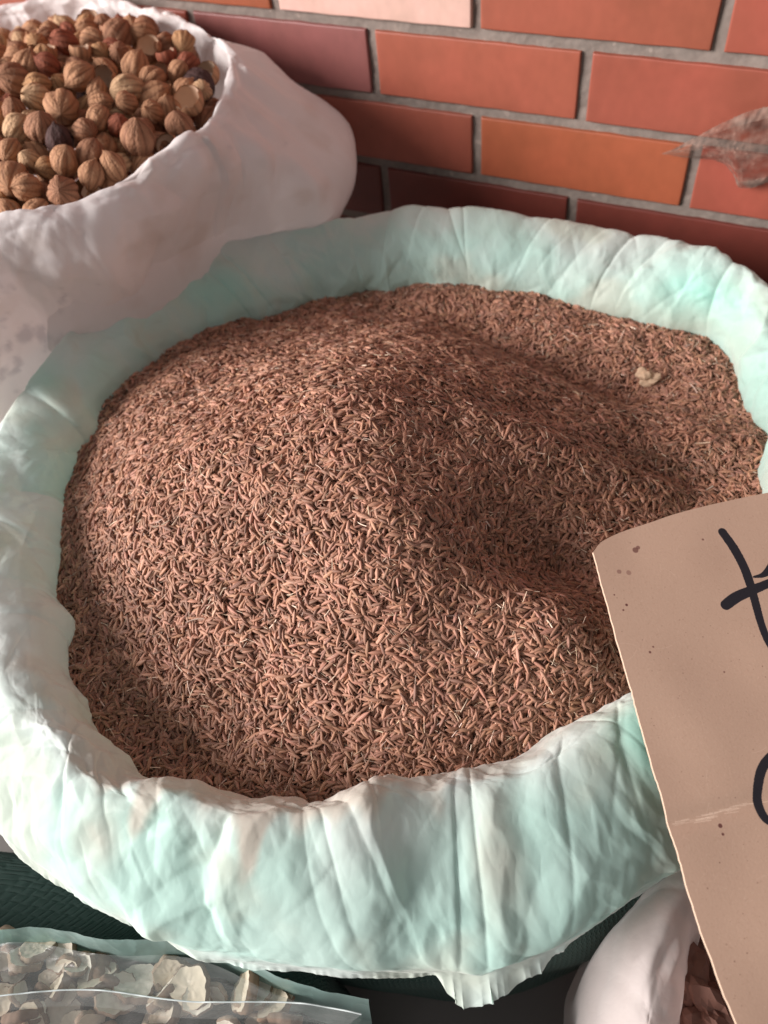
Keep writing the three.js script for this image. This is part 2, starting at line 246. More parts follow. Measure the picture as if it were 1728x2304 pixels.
// ---------------------------------------------------------------- cumin heap
const gauss = (x, z, cx, cz, sx, sz = sx, a = 0) => { const dx = x - cx, dz = z - cz, c = Math.cos(a), s = Math.sin(a), u = (dx * c + dz * s) / sx, v = (-dx * s + dz * c) / sz; return Math.exp(-u * u - v * v); };
function heapHeight(x, z) {
  let y = -0.178;
  const q = Math.hypot((x - 0.122) / 1.05, z - 0.293); y += 0.094 * Math.max(0, 1 - Math.sqrt(q * q + 0.034 * 0.034) / 0.175) ** 1.15;
  y += 0.018 * gauss(x, z, 0.175, 0.365, 0.06, 0.045, 0.5);
  y += 0.016 * gauss(x, z, 0.045, 0.36, 0.06) + 0.014 * gauss(x, z, -0.035, 0.27, 0.05, 0.1);
  y -= 0.020 * gauss(x, z, 0.232, 0.312, 0.030, 0.024, -0.4);
  y += 0.020 * gauss(x, z, 0.255, 0.352, 0.035, 0.03);
  y += 0.012 * gauss(x, z, 0.225, 0.245, 0.06, 0.016, -0.35);
  y -= 0.010 * gauss(x, z, 0.265, 0.222, 0.05, 0.012, -0.35);
  y += 0.010 * gauss(x, z, 0.29, 0.19, 0.05, 0.03);
  y += 0.006 * gauss(x, z, 0.13, 0.10, 0.09, 0.03);
  y -= 0.016 * gauss(x, z, 0.19, 0.148, 0.08, 0.020, 0.1);
  return y + 0.0030 * noise(x * 28, z * 28, 3) + 0.0016 * noise(x * 75, z * 75, 6);
}
function heapNormal(x, z) { const e = 0.004; return new THREE.Vector3(heapHeight(x - e, z) - heapHeight(x + e, z), 2 * e, heapHeight(x, z - e) - heapHeight(x, z + e)).normalize(); }
const RIB = [0.65, 0.355, 0.240], FURROW = [0.20, 0.070, 0.040];
function seedGeometry(k, tail, round = 10, along = 9) {        // ribbed spindle along x, about 6 mm; tail = a thin pale stalk at one end
  const r = rng(300 + k), L = 0.0060 * (0.88 + 0.3 * r()), W = 0.00076 * (0.9 + 0.35 * r()), bend = (r() - 0.5) * 0.0005, flat = 0.72 + 0.2 * r();
  const A = round * 2, parts = [gridGeometry(A, along, (i, j) => {
    const t = j / along, x = (t - 0.5) * L, prof = Math.pow(Math.sin(Math.PI * clamp(t, 0.015, 0.985)), 0.72) * (1 - 0.18 * (t - 0.5)), ph = i / A * 2 * Math.PI, rr = W * prof * (i % 2 ? 0.86 : 1.06);
    return [x, rr * Math.cos(ph) * flat + bend * (4 * (t - 0.5) ** 2), rr * Math.sin(ph)];
  }, true, (i, j) => { const c = i % 2 ? FURROW : RIB, e = j === 0 || j === along ? 0.8 : 1; return { uv: [0, 0], color: c.map((q) => q * e) }; })];
  if (tail) { const n = 5, len = 0.0022 + 0.0035 * r(), b = (r() - 0.5) * 0.0025; parts.push(gridGeometry(5, n, (i, j) => { const t = j / n, ph = i / 5 * 2 * Math.PI, rr = 0.00016; return [L * 0.47 + len * t, rr * Math.cos(ph) + bend + b * t * t, rr * Math.sin(ph)]; }, true, () => ({ uv: [0, 0], color: [0.75, 0.56, 0.42] }))); }
  return mergeGeometries(parts);
}
function stalkGeometry(k) { const r = rng(700 + k), len = 0.005 + 0.006 * r(), b = (r() - 0.5) * 0.004; return gridGeometry(5, 6, (i, j) => { const t = j / 6, ph = i / 5 * 2 * Math.PI, rr = 0.00026; return [(t - 0.5) * len, rr * Math.cos(ph) + b * (t - 0.5) ** 2 * 2, rr * Math.sin(ph)]; }, true, () => ({ uv: [0, 0], color: [0.75, 0.57, 0.44] })); }
const seedMat = new THREE.MeshStandardMaterial({ color: 0xffffff, vertexColors: true, roughness: 0.62 });
const seedShapes = [0, 1, 2, 3, 4, 5].map((k) => seedGeometry(k, false)).concat([6, 7, 8].map((k) => seedGeometry(k, true)), [0, 1].map(stalkGeometry));
const lieDown = (x, z, r, lift, tilt) => {
  const n = heapNormal(x, z), a = r() * Math.PI * 2, t = new THREE.Vector3(Math.cos(a), 0, Math.sin(a)); t.addScaledVector(n, -t.dot(n)).normalize();
  t.addScaledVector(n, (r() - 0.5) * tilt).normalize();
  const b = new THREE.Vector3().crossVectors(t, n).normalize(), up = new THREE.Vector3().crossVectors(b, t), m = new THREE.Matrix4().makeBasis(t, up, b);
  m.multiply(new THREE.Matrix4().makeRotationX(r() * 6.28)); const s = 0.8 + 0.42 * r(); m.scale(new THREE.Vector3(s, s * (0.85 + 0.3 * r()), s * (0.85 + 0.3 * r())));
  m.setPosition(new THREE.Vector3(x, heapHeight(x, z), z).addScaledVector(n, lift)); return m;
};
const seedTint = (r) => { const v = 0.52 + 0.70 * r(), w = r(); return w < 0.08 ? [v * 1.25, v * 1.32, v * 1.35] : w < 0.27 ? [v * 0.72, v * 0.64, v * 0.58] : w < 0.30 ? [v * 1.0, v * 1.02, v * 0.9] : [v, v * (0.95 + 0.1 * r()), v * (0.93 + 0.14 * r())]; };
{
  const r = rng(99), pile = thing('cumin_seeds', 'heap of ribbed brown cumin seeds filling the mint lined sack', 'cumin', [0, 0, 0]);
  pile.userData.kind = 'stuff';
  const core = gridGeometry(120, 60, (i, j) => { const th = i / 120 * 2 * Math.PI, rr = j / 60 * (rInner(i / 120 * 360) + 0.010), x = OX + rr * Math.cos(th), z = OZ + rr * Math.sin(th); return [x, heapHeight(x, z) - 0.0038, z]; }, true, () => ({ uv: [0, 0], color: [0.20, 0.10, 0.068] }));
  core.index.array.reverse(); core.computeVertexNormals();
  const coreMesh = mesh('heap_core', core, seedMat, pile); coreMesh.userData.kind = 'stuff';
  const spots = seedShapes.map(() => []);
  const put = (k, m, c) => spots[k].push([m, c]);
  const TOTAL = 108000;
  for (let n = 0; n < TOTAL; n++) {
    const th = r() * 2 * Math.PI, rm = rInner(th * 180 / Math.PI) + 0.012, rr = Math.sqrt(r()) * rm, x = OX + rr * Math.cos(th), z = OZ + rr * Math.sin(th), q = r();
    put(q < 0.90 ? Math.floor(r() * 6) : q < 0.97 ? 6 + Math.floor(r() * 3) : 9 + Math.floor(r() * 2), lieDown(x, z, r, -0.0034 + 0.0044 * r(), 0.5), seedTint(r));
  }
  spots.forEach((list, k) => {
    const im = new THREE.InstancedMesh(seedShapes[k], seedMat, list.length); im.name = ['seed_layer', 'seed_layer', 'seed_layer', 'seed_layer', 'seed_layer', 'seed_layer', 'tailed_seed_layer', 'tailed_seed_layer', 'tailed_seed_layer', 'stalk_layer', 'stalk_layer'][k];
    list.forEach(([m, c], i) => { im.setMatrixAt(i, m); im.setColorAt(i, new THREE.Color().setRGB(...c)); });
    im.castShadow = im.receiveShadow = true; im.userData.kind = 'stuff'; pile.add(im);
  });
  // the 300 seeds that show largest, each lying on the near slope of the heap
  const mats = Array.from({ length: 10 }, () => { const m = seedMat.clone(); m.color.setRGB(...seedTint(r)); return m; });
  let made = 0;
  while (made < 300) {
    const x = 0.06 + 0.20 * r(), z = 0.33 + 0.12 * r(), th = Math.atan2(z - OZ, x - OX) * 180 / Math.PI; if (Math.hypot(x - OX, z - OZ) > rInner(th) - 0.006) continue;
    const k = r() < 0.85 ? Math.floor(r() * 6) : 6 + Math.floor(r() * 3), s = new THREE.Mesh(seedShapes[k], mats[Math.floor(r() * 10)]); s.castShadow = s.receiveShadow = true;
    lieDown(x, z, r, 0.0012, 0.5).decompose(s.position, s.quaternion, s.scale); top(s, 'cumin_seed');
    tag(s, 'single ribbed brown cumin seed lying on the near slope of the heap', 'cumin seed', 'cumin seeds on the near slope of the heap'); made++;
  }
}
{ // pale crumb lying in the cumin
  const g = new THREE.IcosahedronGeometry(0.0050, 4), p = g.attributes.position;
  for (let i = 0; i < p.count; i++) { const x = p.getX(i), y = p.getY(i), z = p.getZ(i), f = 1 + 1.1 * noise(x * 190, y * 190, z * 190) + 0.5 * noise(x * 420, y * 420, z * 420 + 5); p.setXYZ(i, x * f * 1.15, y * f * 0.85, z * f); }
  g.computeVertexNormals();
  const m = mesh('', g, new THREE.MeshStandardMaterial({ color: new THREE.Color(0.52, 0.36, 0.24), roughness: 0.85 })); m.position.set(0.243, heapHeight(0.243, 0.138) + 0.0035, 0.138); top(m, 'dried_fragment'); tag(m, 'pale tan crumb of dried spice lying on the cumin', 'crumb');
}

// ---------------------------------------------------------------- sack of ribbed pods
const PX = -0.217, PZ = 0.155;
const podIn = periodic([[0, .158], [40, .152], [80, .142], [120, .140], [180, .145], [240, .142], [290, .136], [325, .156]]);
{
  const sack = thing('pod_sack', 'open white plastic sack filled with round ribbed pods against the brick wall', 'sack');
  const r = rng(44), L = 2 * Math.PI * 0.22, list = [];
  for (let k = 0; k < 110; k++) list.push({ s: r() * L, v: 0.25 + r() * 0.6, len: 0.08 + r() * 0.25, slope: (r() - 0.5) * 0.5, bow: (r() - 0.5) * 0.3, w: 0.0016 + r() * 0.003, a: 0.0003 + r() * 0.0008, kind: r() < 0.5 });
  const cr = creases(list);
  const profile = (deg) => {
    const d = ((deg + 180) % 360) - 180, toward = Math.max(0, Math.cos((d - 25) * Math.PI / 180)), corner = Math.exp(-(((d + 32) / 20) ** 2)), rI = podIn(deg), back = Math.max(0, Math.sin(-deg * Math.PI / 180)) ** 2, yT = -0.056 + 0.012 * back + 0.004 * noise(deg * 0.03, 7.7);
    const mintLimit = (rr, y) => { if (y > -0.10) return rr; const a = deg * Math.PI / 180; while (rr > 0.06) { const x = PX + rr * Math.cos(a) - OX, z = PZ + rr * Math.sin(a) - OZ; if (Math.hypot(x, z) > rOuter(Math.atan2(z, x) * 180 / Math.PI) - 0.004) break; rr -= 0.001; } return rr; };
    const wallLimit = (rr0, y = 0) => { const rr = mintLimit(rr0, y); const s = Math.sin(deg * Math.PI / 180); return s < 0 ? Math.min(rr, (PZ - 0.014) / -s) : rr; };
    const out = Math.max(0, Math.sin((d + 5) * Math.PI / 180)), squeeze = Math.max(0, Math.cos((d - 15) * Math.PI / 180)) ** 2;
    const full = rI + 0.036 + 0.014 * corner + 0.010 * out, lim = Math.max(rI - 0.012, wallLimit(rI + 0.040 + 0.020 * corner + 0.026 * out, -0.2));
    return [[rI + 0.006, -0.150], [rI - 0.003, -0.105], [rI + 0.001, -0.074], [rI + 0.003, yT - 0.006], [rI + 0.007, yT], [rI + 0.014, yT - 0.006], [Math.min(wallLimit(full - 0.006), Math.max(lim, rI) + 0.018 + 0.012 * corner), yT - 0.030], [Math.min(wallLimit(full + 0.004 + 0.026 * corner + 0.010 * out), Math.max(lim + 0.006 + 0.026 * corner, rI + 0.004)), -0.118], [lim, -0.160], [wallLimit(rI + 0.036 - 0.058 * squeeze + 0.034 * out, -0.2), -0.20], [wallLimit(rI + 0.03 - 0.060 * squeeze, -0.3), -0.30], [wallLimit(rI + 0.01 - 0.04 * squeeze, -0.4), -0.45]];
  };
  const fold = (s, v, p, deg, L) => smooth(0.1, 0.25, v) * (cr(s, v, L) - 0.001 + 0.0110 * facets(s / 0.07 + v * 2, v * 5, 6) + 0.0060 * facets(s / 0.032 - 3 * v, v * 11, 2) + 0.0018 * facets(s / 0.014 + 4 * v, v * 25, 9) + 0.0004 * facets(s / 0.007, v * 50, 4));
  const color = (deg, v, p) => { const g = fbm(p[0] * 30, p[1] * 30, p[2] * 30 + 9, 4), d = smooth(0.18, 0.42, fbm(p[0] * 60 + 5, p[1] * 60, p[2] * 60, 4) - 0.22 + 0.45 * Math.exp(-(((p[0] + 0.115) ** 2 + (p[1] + 0.125) ** 2 + (p[2] - 0.30) ** 2) / 0.05 ** 2))), b = smooth(0.05, 0.4, g); return [mix(0.92, 0.85, b) * (1 - 0.28 * d), mix(0.875, 0.78, b) * (1 - 0.28 * d), mix(0.865, 0.75, b) * (1 - 0.26 * d)]; };
  mesh('plastic_film', rimSurface({ center: [PX, PZ], profile, N: 760, M: 170, fold, color }), whiteFilmMat, sack);
}
{ // pods: a husk with meridian ribs, a dry stalk stub; some split open over a pale lining and seeds
  const husk = (k, open) => {
    const r = rng(900 + k), n = 9 + Math.floor(r() * 5), A = n * 4, B = 18, el = 1 + 0.25 * r(), lop = (r() - 0.5) * 0.3;
    return gridGeometry(A, B, (i, j) => {
      const t = j / B, ph = i / A * 2 * Math.PI, pol = Math.PI * t, rib = 1 + 0.065 * (Math.abs(Math.cos(ph * n / 2)) ** 0.6 - 0.6) * Math.sin(pol) * (0.6 + 0.8 * noise(Math.floor(i / 4) * 3.7, k) + 0.4) + 0.05 * noise(Math.cos(ph) * 4 + k, Math.sin(ph) * 4, t * 7), w = 1 + 0.20 * noise(Math.cos(ph) * 1.6 + k * 3, Math.sin(ph) * 1.6, t * 3 + k) + lop * 0.2 * Math.cos(ph);
      let s = Math.sin(pol) * rib * w, y = Math.cos(pol) * el; y += 0.16 * smooth(0.12, 0, t) - 0.10 * smooth(0.9, 1, t);
      if (open) { const q = smooth(0.62, 0.9, t) * Math.max(0, Math.cos(ph)); s *= 1 - 0.0 * q; y += 0.55 * q; }
      return [s * Math.cos(ph), y, s * Math.sin(ph)];
    }, true, (i, j) => { const line = Math.abs(Math.cos(i / A * Math.PI * n)) < 0.2 ? 0.58 : 1, st = 0.86 + 0.28 * noise(i * 0.9 + k, j * 0.25, k); const c = line * st; return { uv: [i / A, j / B], color: [c, c * (line < 1 ? 0.9 : 1), c * (line < 1 ? 0.85 : 1)] }; });
  };
  const closed = [0, 1, 2, 3, 4, 5].map((k) => husk(k, false)), shell = [6, 7].map((k) => {
    const r = rng(k), n = 11, A = 44, B = 14;                  // half a husk: outer and inner faces with a ragged lip
    const at = (i, j, s) => { const t = j / B, ph = i / A * 2 * Math.PI, edge = 0.60 + 0.10 * noise(Math.cos(ph) * 2 + k, Math.sin(ph) * 2, 1), pol = Math.PI * edge * t, rib = 1 + (s > 0.95 ? 0.05 * (Math.abs(Math.cos(ph * n / 2)) ** 0.6 - 0.6) * Math.sin(pol) : 0); return [s * rib * Math.sin(pol) * Math.cos(ph), -s * 1.05 * Math.cos(pol), s * rib * Math.sin(pol) * Math.sin(ph)]; };
    return [gridGeometry(A, B, (i, j) => at(i, B - j, 1), true, (i) => { const c = Math.abs(Math.cos(i / A * Math.PI * n)) < 0.2 ? 0.6 : 1; return { uv: [0, 0], color: [c, c, c] }; }), gridGeometry(A, B, (i, j) => at(i, j, 0.93), true, () => ({ uv: [0, 0], color: [1, 1, 1] }))];
  });
  const stub = gridGeometry(7, 6, (i, j) => { const t = j / 6, ph = i / 7 * 2 * Math.PI, rr = 0.16 * (1 - 0.55 * t) * (1 + 0.35 * ((i * 5 + j * 3) % 4) / 4); return [rr * Math.cos(ph) + 0.1 * t * t, 0.98 + 0.42 * t, rr * Math.sin(ph)]; }, true, () => ({ uv: [0, 0], color: [0.8, 0.75, 0.7] }));
  const bumpTex = dataTexture(256, (u, v) => { const g = 0.5 + 0.5 * tiled(u, v, 16, 2.2, 4); return [g, g, g]; }); bumpTex.repeat.set(2, 1);
  const mat = (a, b, c) => new THREE.MeshStandardMaterial({ color: new THREE.Color(a, b, c), vertexColors: true, roughness: 0.82, bumpMap: bumpTex, bumpScale: 0.0012, side: THREE.DoubleSide });
  const tones = { tan: [mat(0.50, 0.255, 0.135), 'tan'], straw: [mat(0.62, 0.39, 0.22), 'pale straw'], brown: [mat(0.37, 0.175, 0.095), 'brown'], red: [mat(0.35, 0.105, 0.055), 'reddish brown'], plum: [mat(0.08, 0.036, 0.032), 'dark plum'], gold: [mat(0.53, 0.285, 0.135), 'golden'] };
  const bag = ['tan', 'tan', 'tan', 'brown', 'brown', 'tan', 'gold', 'gold', 'red', 'straw', 'brown', 'tan'];
  const lining = mat(0.60, 0.42, 0.30), seedWhite = new THREE.MeshStandardMaterial({ color: new THREE.Color(0.50, 0.47, 0.45), roughness: 0.6 }), seedGeo = new THREE.IcosahedronGeometry(0.2, 1);
  const r = rng(1234), placed = [];
  const heap = (x, z) => -0.079 + 0.026 * Math.exp(-(((x + 0.185) ** 2 + (z - 0.13) ** 2) / 0.11 ** 2));
  const tryAt = (x, z, lay, R) => { let y = heap(x, z) + (lay ? 0 : -0.022); for (const q of placed) { const dd = (q[0] - x) ** 2 + (q[2] - z) ** 2, m = (q[3] + R) * 0.88; if (dd < m * m) { const need = q[1] + Math.sqrt(m * m - dd); if (need > y) y = need; } } return y; };
  let tries = 0;
  for (let lay = 0; lay < 2; lay++) for (let t = 0; t < 3000; t++) {
    const th = r() * 2 * Math.PI, R = 0.0091 * (0.72 + 0.42 * r()), lim = podIn(th * 180 / Math.PI) - R * 0.9, rr = Math.sqrt(r()) * lim, x = PX + rr * Math.cos(th), z = PZ + rr * Math.sin(th), y = tryAt(x, z, lay, R);
    { const e = new THREE.Vector3(x, y, z).project(camera); if (e.x < -1.35) continue; }
    if (y > heap(x, z) + (lay ? 0.018 : -0.014)) continue;
    placed.push([x, y, z, R]);
  }
  placed.push([-0.090, -0.058, 0.092, 0.0105, 'plum']);
  const eye = camera.position, seen = placed.filter(([x, y, z, R], n) => {   // pods buried under others are left out
    const e = new THREE.Vector3(x, y, z).project(camera); if (Math.abs(e.x) > 1.2 || Math.abs(e.y) > 1.3) return false;
    for (let k = 0; k < 24; k++) {
      const a = k * 2.4, h = 0.15 + 0.8 * k / 24, t = new THREE.Vector3(eye.x - x, eye.y - y, eye.z - z).normalize(), q = new THREE.Vector3(Math.cos(a) * Math.sqrt(1 - h * h), Math.sin(a) * Math.sqrt(1 - h * h), 0).addScaledVector(t, h).normalize().multiplyScalar(R).add(new THREE.Vector3(x, y, z)), d = eye.clone().sub(q).normalize();
      if (!placed.some((o, m) => { if (m === n) return false; const c = new THREE.Vector3(o[0], o[1], o[2]).sub(q), along = c.dot(d); return along > 0 && c.lengthSq() - along * along < (o[3] * 0.95) ** 2; })) return true;
    }
    return false;
  });
  seen.forEach(([x, y, z, R, own], n) => {
    const kind = bag[Math.floor(r() * bag.length)], plum = own === 'plum' || r() < 0.02, split = r() < 0.14 && !own, [m, word] = tones[plum ? 'plum' : kind];
    const g = thing('spice_pod', split ? `split ${word} spice pod with an open hollow in the white sack` : `round ribbed ${word} spice pod in the white sack`, 'spice pod', [x, y, z], split ? `split ${word} pods in the white sack` : `${word} ribbed pods in the white sack`);
    g.scale.setScalar(R);
    if (split) {
      const s = shell[Math.floor(r() * 2)]; mesh('husk', s[0], m, g); mesh('lining', s[1], lining, g);
      if (r() < 0.6) for (let q = 0; q < 5; q++) { const sd = mesh('seed', seedGeo, seedWhite, g); sd.position.set(0.4 * (r() - 0.5), -0.55 + 0.25 * r(), 0.4 * (r() - 0.5)); }
      g.rotation.set((r() - 0.3) * 1.1, r() * 6.28, (r() - 0.5) * 0.8);
    } else { mesh('husk', closed[Math.floor(r() * 6)], m, g); mesh('stalk_stub', stub, m, g); g.rotation.set(r() * 6.28, r() * 6.28, r() * 6.28); }
  });
}

// ---------------------------------------------------------------- cardboard sign lying across the rim, with marker strokes
{
  const o = new THREE.Vector3(0.2552353, -0.1093496, 0.3297078), ex = new THREE.Vector3(0.8248837, -0.1027683, -0.5558827), ey = new THREE.Vector3(0.5257513, -0.2218801, 0.8211911), n = new THREE.Vector3(0.2077317, 0.9696432, 0.1289947);
  const W = 0.15, H = 0.21, y0 = -0.021;                       // metres; sheet of texture covers x 0..W, y y0..y0+H
  const cw = 1024, ch = Math.round(1024 * H / W), cv = document.createElement('canvas'); cv.width = cw; cv.height = ch; const c = cv.getContext('2d'), r = rng(61), px = (mm) => mm / 1000 / W * cw, py = (mm) => (mm / 1000 - y0) / H * ch;
  c.fillStyle = 'rgb(188,157,136)'; c.fillRect(0, 0, cw, ch);
  for (let k = 0; k < 26000; k++) { const g = r(), a = 0.05 + 0.10 * r(); c.strokeStyle = g < 0.5 ? `rgba(120,84,66,${a})` : `rgba(232,205,185,${a})`; c.lineWidth = 0.6 + r(); const x = r() * cw, y = r() * ch, t = r() * 6.28, l = 2 + 9 * r(); c.beginPath(); c.moveTo(x, y); c.lineTo(x + Math.cos(t) * l, y + Math.sin(t) * l); c.stroke(); }
  for (let k = 0; k < 420; k++) { const q = 0.5 + 1.4 * r(); c.fillStyle = `rgba(90,58,48,${0.15 + 0.4 * r()})`; c.beginPath(); c.arc(r() * cw, r() * ch, q, 0, 6.3); c.fill(); }
  for (const [x, y, q, a] of [[9, 12, 1.0, .35], [13, 13, 1.1, .3], [19, 3, 1.3, .6], [20.5, 2, .9, .55], [8, 27, .55, .85], [12, 48, .5, .75], [14, 46, .4, .7], [19, 116, .8, .8], [19, 119, .5, .8], [6, 29, .4, .8], [4, 22, .35, .8], [50, 2, .5, .6], [40, 60, .4, .6], [27, 156, .4, .6]]) { c.fillStyle = `rgba(84,44,40,${a})`; c.beginPath(); c.arc(px(x), py(y), px(q), 0, 6.3); c.fill(); }
  c.strokeStyle = 'rgba(236,212,190,0.55)'; // scuffed fold across the sheet
  for (let k = 0; k < 46; k++) { c.lineWidth = 0.8 + 1.2 * r(); const x = r() * 75, y = 113.5 - 0.10 * x + 2.2 * (r() - 0.5); c.beginPath(); c.moveTo(px(x), py(y)); c.lineTo(px(x + 3 + 5 * r()), py(y + 1.2 * (r() - 0.6))); c.stroke(); }
  for (let k = 0; k < 40; k++) { c.strokeStyle = `rgba(238,214,194,${0.15 + 0.25 * r()})`; c.lineWidth = 0.7; const x = r() * 90, y = r() * 170, t = r() * 6.28; c.beginPath(); c.moveTo(px(x), py(y)); c.quadraticCurveTo(px(x + 3 * Math.cos(t)), py(y + 3 * Math.sin(t)), px(x + 7 * Math.cos(t + 0.4)), py(y + 7 * Math.sin(t + 0.4))); c.stroke(); }
  const stroke = (pts) => {                                    // [x mm, y mm, half width mm]
    const cu = new THREE.CatmullRomCurve3(pts.map(([x, y, w]) => new THREE.Vector3(x, y, w)), false, 'centripetal'), N = 160;
    c.fillStyle = 'rgb(24,21,30)';
    for (let i = 0; i <= N; i++) { const p = cu.getPoint(i / N), w = p.z * (1 + 0.05 * Math.sin(i * 1.7) + 0.04 * (r() - 0.5)); c.beginPath(); c.arc(px(p.x), py(p.y), px(w), 0, 6.3); c.fill(); }
  };
  stroke([[60.0, -0.4, 1.9], [62.4, 7.3, 2.0], [63.8, 16.4, 1.95], [63.8, 23.8, 1.9], [63.1, 33.6, 1.75], [62.4, 41.9, 1.6], [62.4, 48.8, 1.5], [63, 56, 0.9]]);
  stroke([[50, 32.5, 2.1], [55.8, 29.7, 2.2], [63.0, 27.7, 2.0], [71.6, 25.5, 1.7], [80, 23, 1.6]]);
  stroke([[66.5, 21.8, 0.4], [70.6, 21.5, 1.0], [73.7, 20.0, 1.5], [79, 15, 1.6]]);
  stroke([[49, 93.5, 1.4], [45.4, 95.7, 1.7], [41.6, 99.0, 1.75], [38.0, 104.9, 1.75], [36.4, 110.0, 1.7], [36.3, 114.2, 1.6], [37.6, 116.7, 1.5], [42, 118.5, 1.4], [49, 117, 1.5]]);
  const tex = new THREE.CanvasTexture(cv); tex.colorSpace = THREE.SRGBColorSpace; tex.anisotropy = 8;
  const fibre = dataTexture(512, (u, v) => { const g = 0.5 + 0.5 * tiled(u, v, 50, 3, 3) + 0.3 * tiled(u, v, 9, 6, 3); return [g, g, g]; }); fibre.repeat.set(3, 4);
  const face = new THREE.MeshStandardMaterial({ map: tex, roughness: 0.88, bumpMap: fibre, bumpScale: 0.00004 }), raw = new THREE.MeshStandardMaterial({ color: new THREE.Color(0.55, 0.40, 0.30), roughness: 0.95 });
  const topEdge = periodic([[0, 0], [5.3, -2.7], [14.6, -6.0], [28.2, -8.8], [42, -11.7], [64.7, -14.7], [87.4, -16.7], [120, -18], [150, -18.5], [300, -18]]);
  const leftEdge = (y) => 0.5 * noise(y * 0.09, 3.3) + 0.25 * noise(y * 0.5, 1.3) + (y > 130 ? 0.0072 * (y - 130) ** 1.6 : 0);
  const NX = 60, NY = 110, T = 0.0014;
  const at = (i, j, h) => {
    const y = i === 0 && j === 0 ? 1.2 : null, fx = i / NX, fy = j / NY; let x = fx * 145; const yt = topEdge(x), yy = y ?? mix(yt, 186, fy); x += leftEdge(yy) * (1 - fx) + (i === 0 && j === 0 ? 0.7 : 0);
    const bend = 0.0006 * noise(x * 0.03, yy * 0.03, 2) - 0.0009 * Math.exp(-(((yy - 113 + 0.1 * x) / 3) ** 2)), p = o.clone().addScaledVector(ex, x / 1000).addScaledVector(ey, yy / 1000).addScaledVector(n, bend + h);
    return { p: [p.x, p.y, p.z], uv: [x / 1000 / W, 1 - (yy / 1000 - y0) / H] };
  };
  const sign = thing('cardboard_sign', 'brown cardboard sign with black marker strokes resting across the sack rim', 'sign');
  const frontG = gridGeometry(NX, NY, (i, j) => at(i, j, 0).p, false, (i, j) => ({ uv: at(i, j, 0).uv }));
  mesh('front_sheet', frontG, face, sign);
  const ring = []; for (let i = 0; i <= NX; i++) ring.push([i, 0]); for (let j = 1; j <= NY; j++) ring.push([NX, j]); for (let i = NX - 1; i >= 0; i--) ring.push([i, NY]); for (let j = NY - 1; j >= 1; j--) ring.push([0, j]);
  const edgeG = gridGeometry(ring.length, 2, (k, j) => { const [a, b] = ring[k % ring.length]; return at(a, b, -T * j / 2 - (j === 1 ? 0 : 0)).p; }, true, () => ({ uv: [0, 0] }));
  const backG = gridGeometry(NX, NY, (i, j) => at(i, j, -T).p, false, () => ({ uv: [0, 0] }));
  raw.side = THREE.DoubleSide; face.side = THREE.DoubleSide;
  mesh('cut_edge', edgeG, raw, sign); mesh('back_sheet', backG, raw, sign);
}

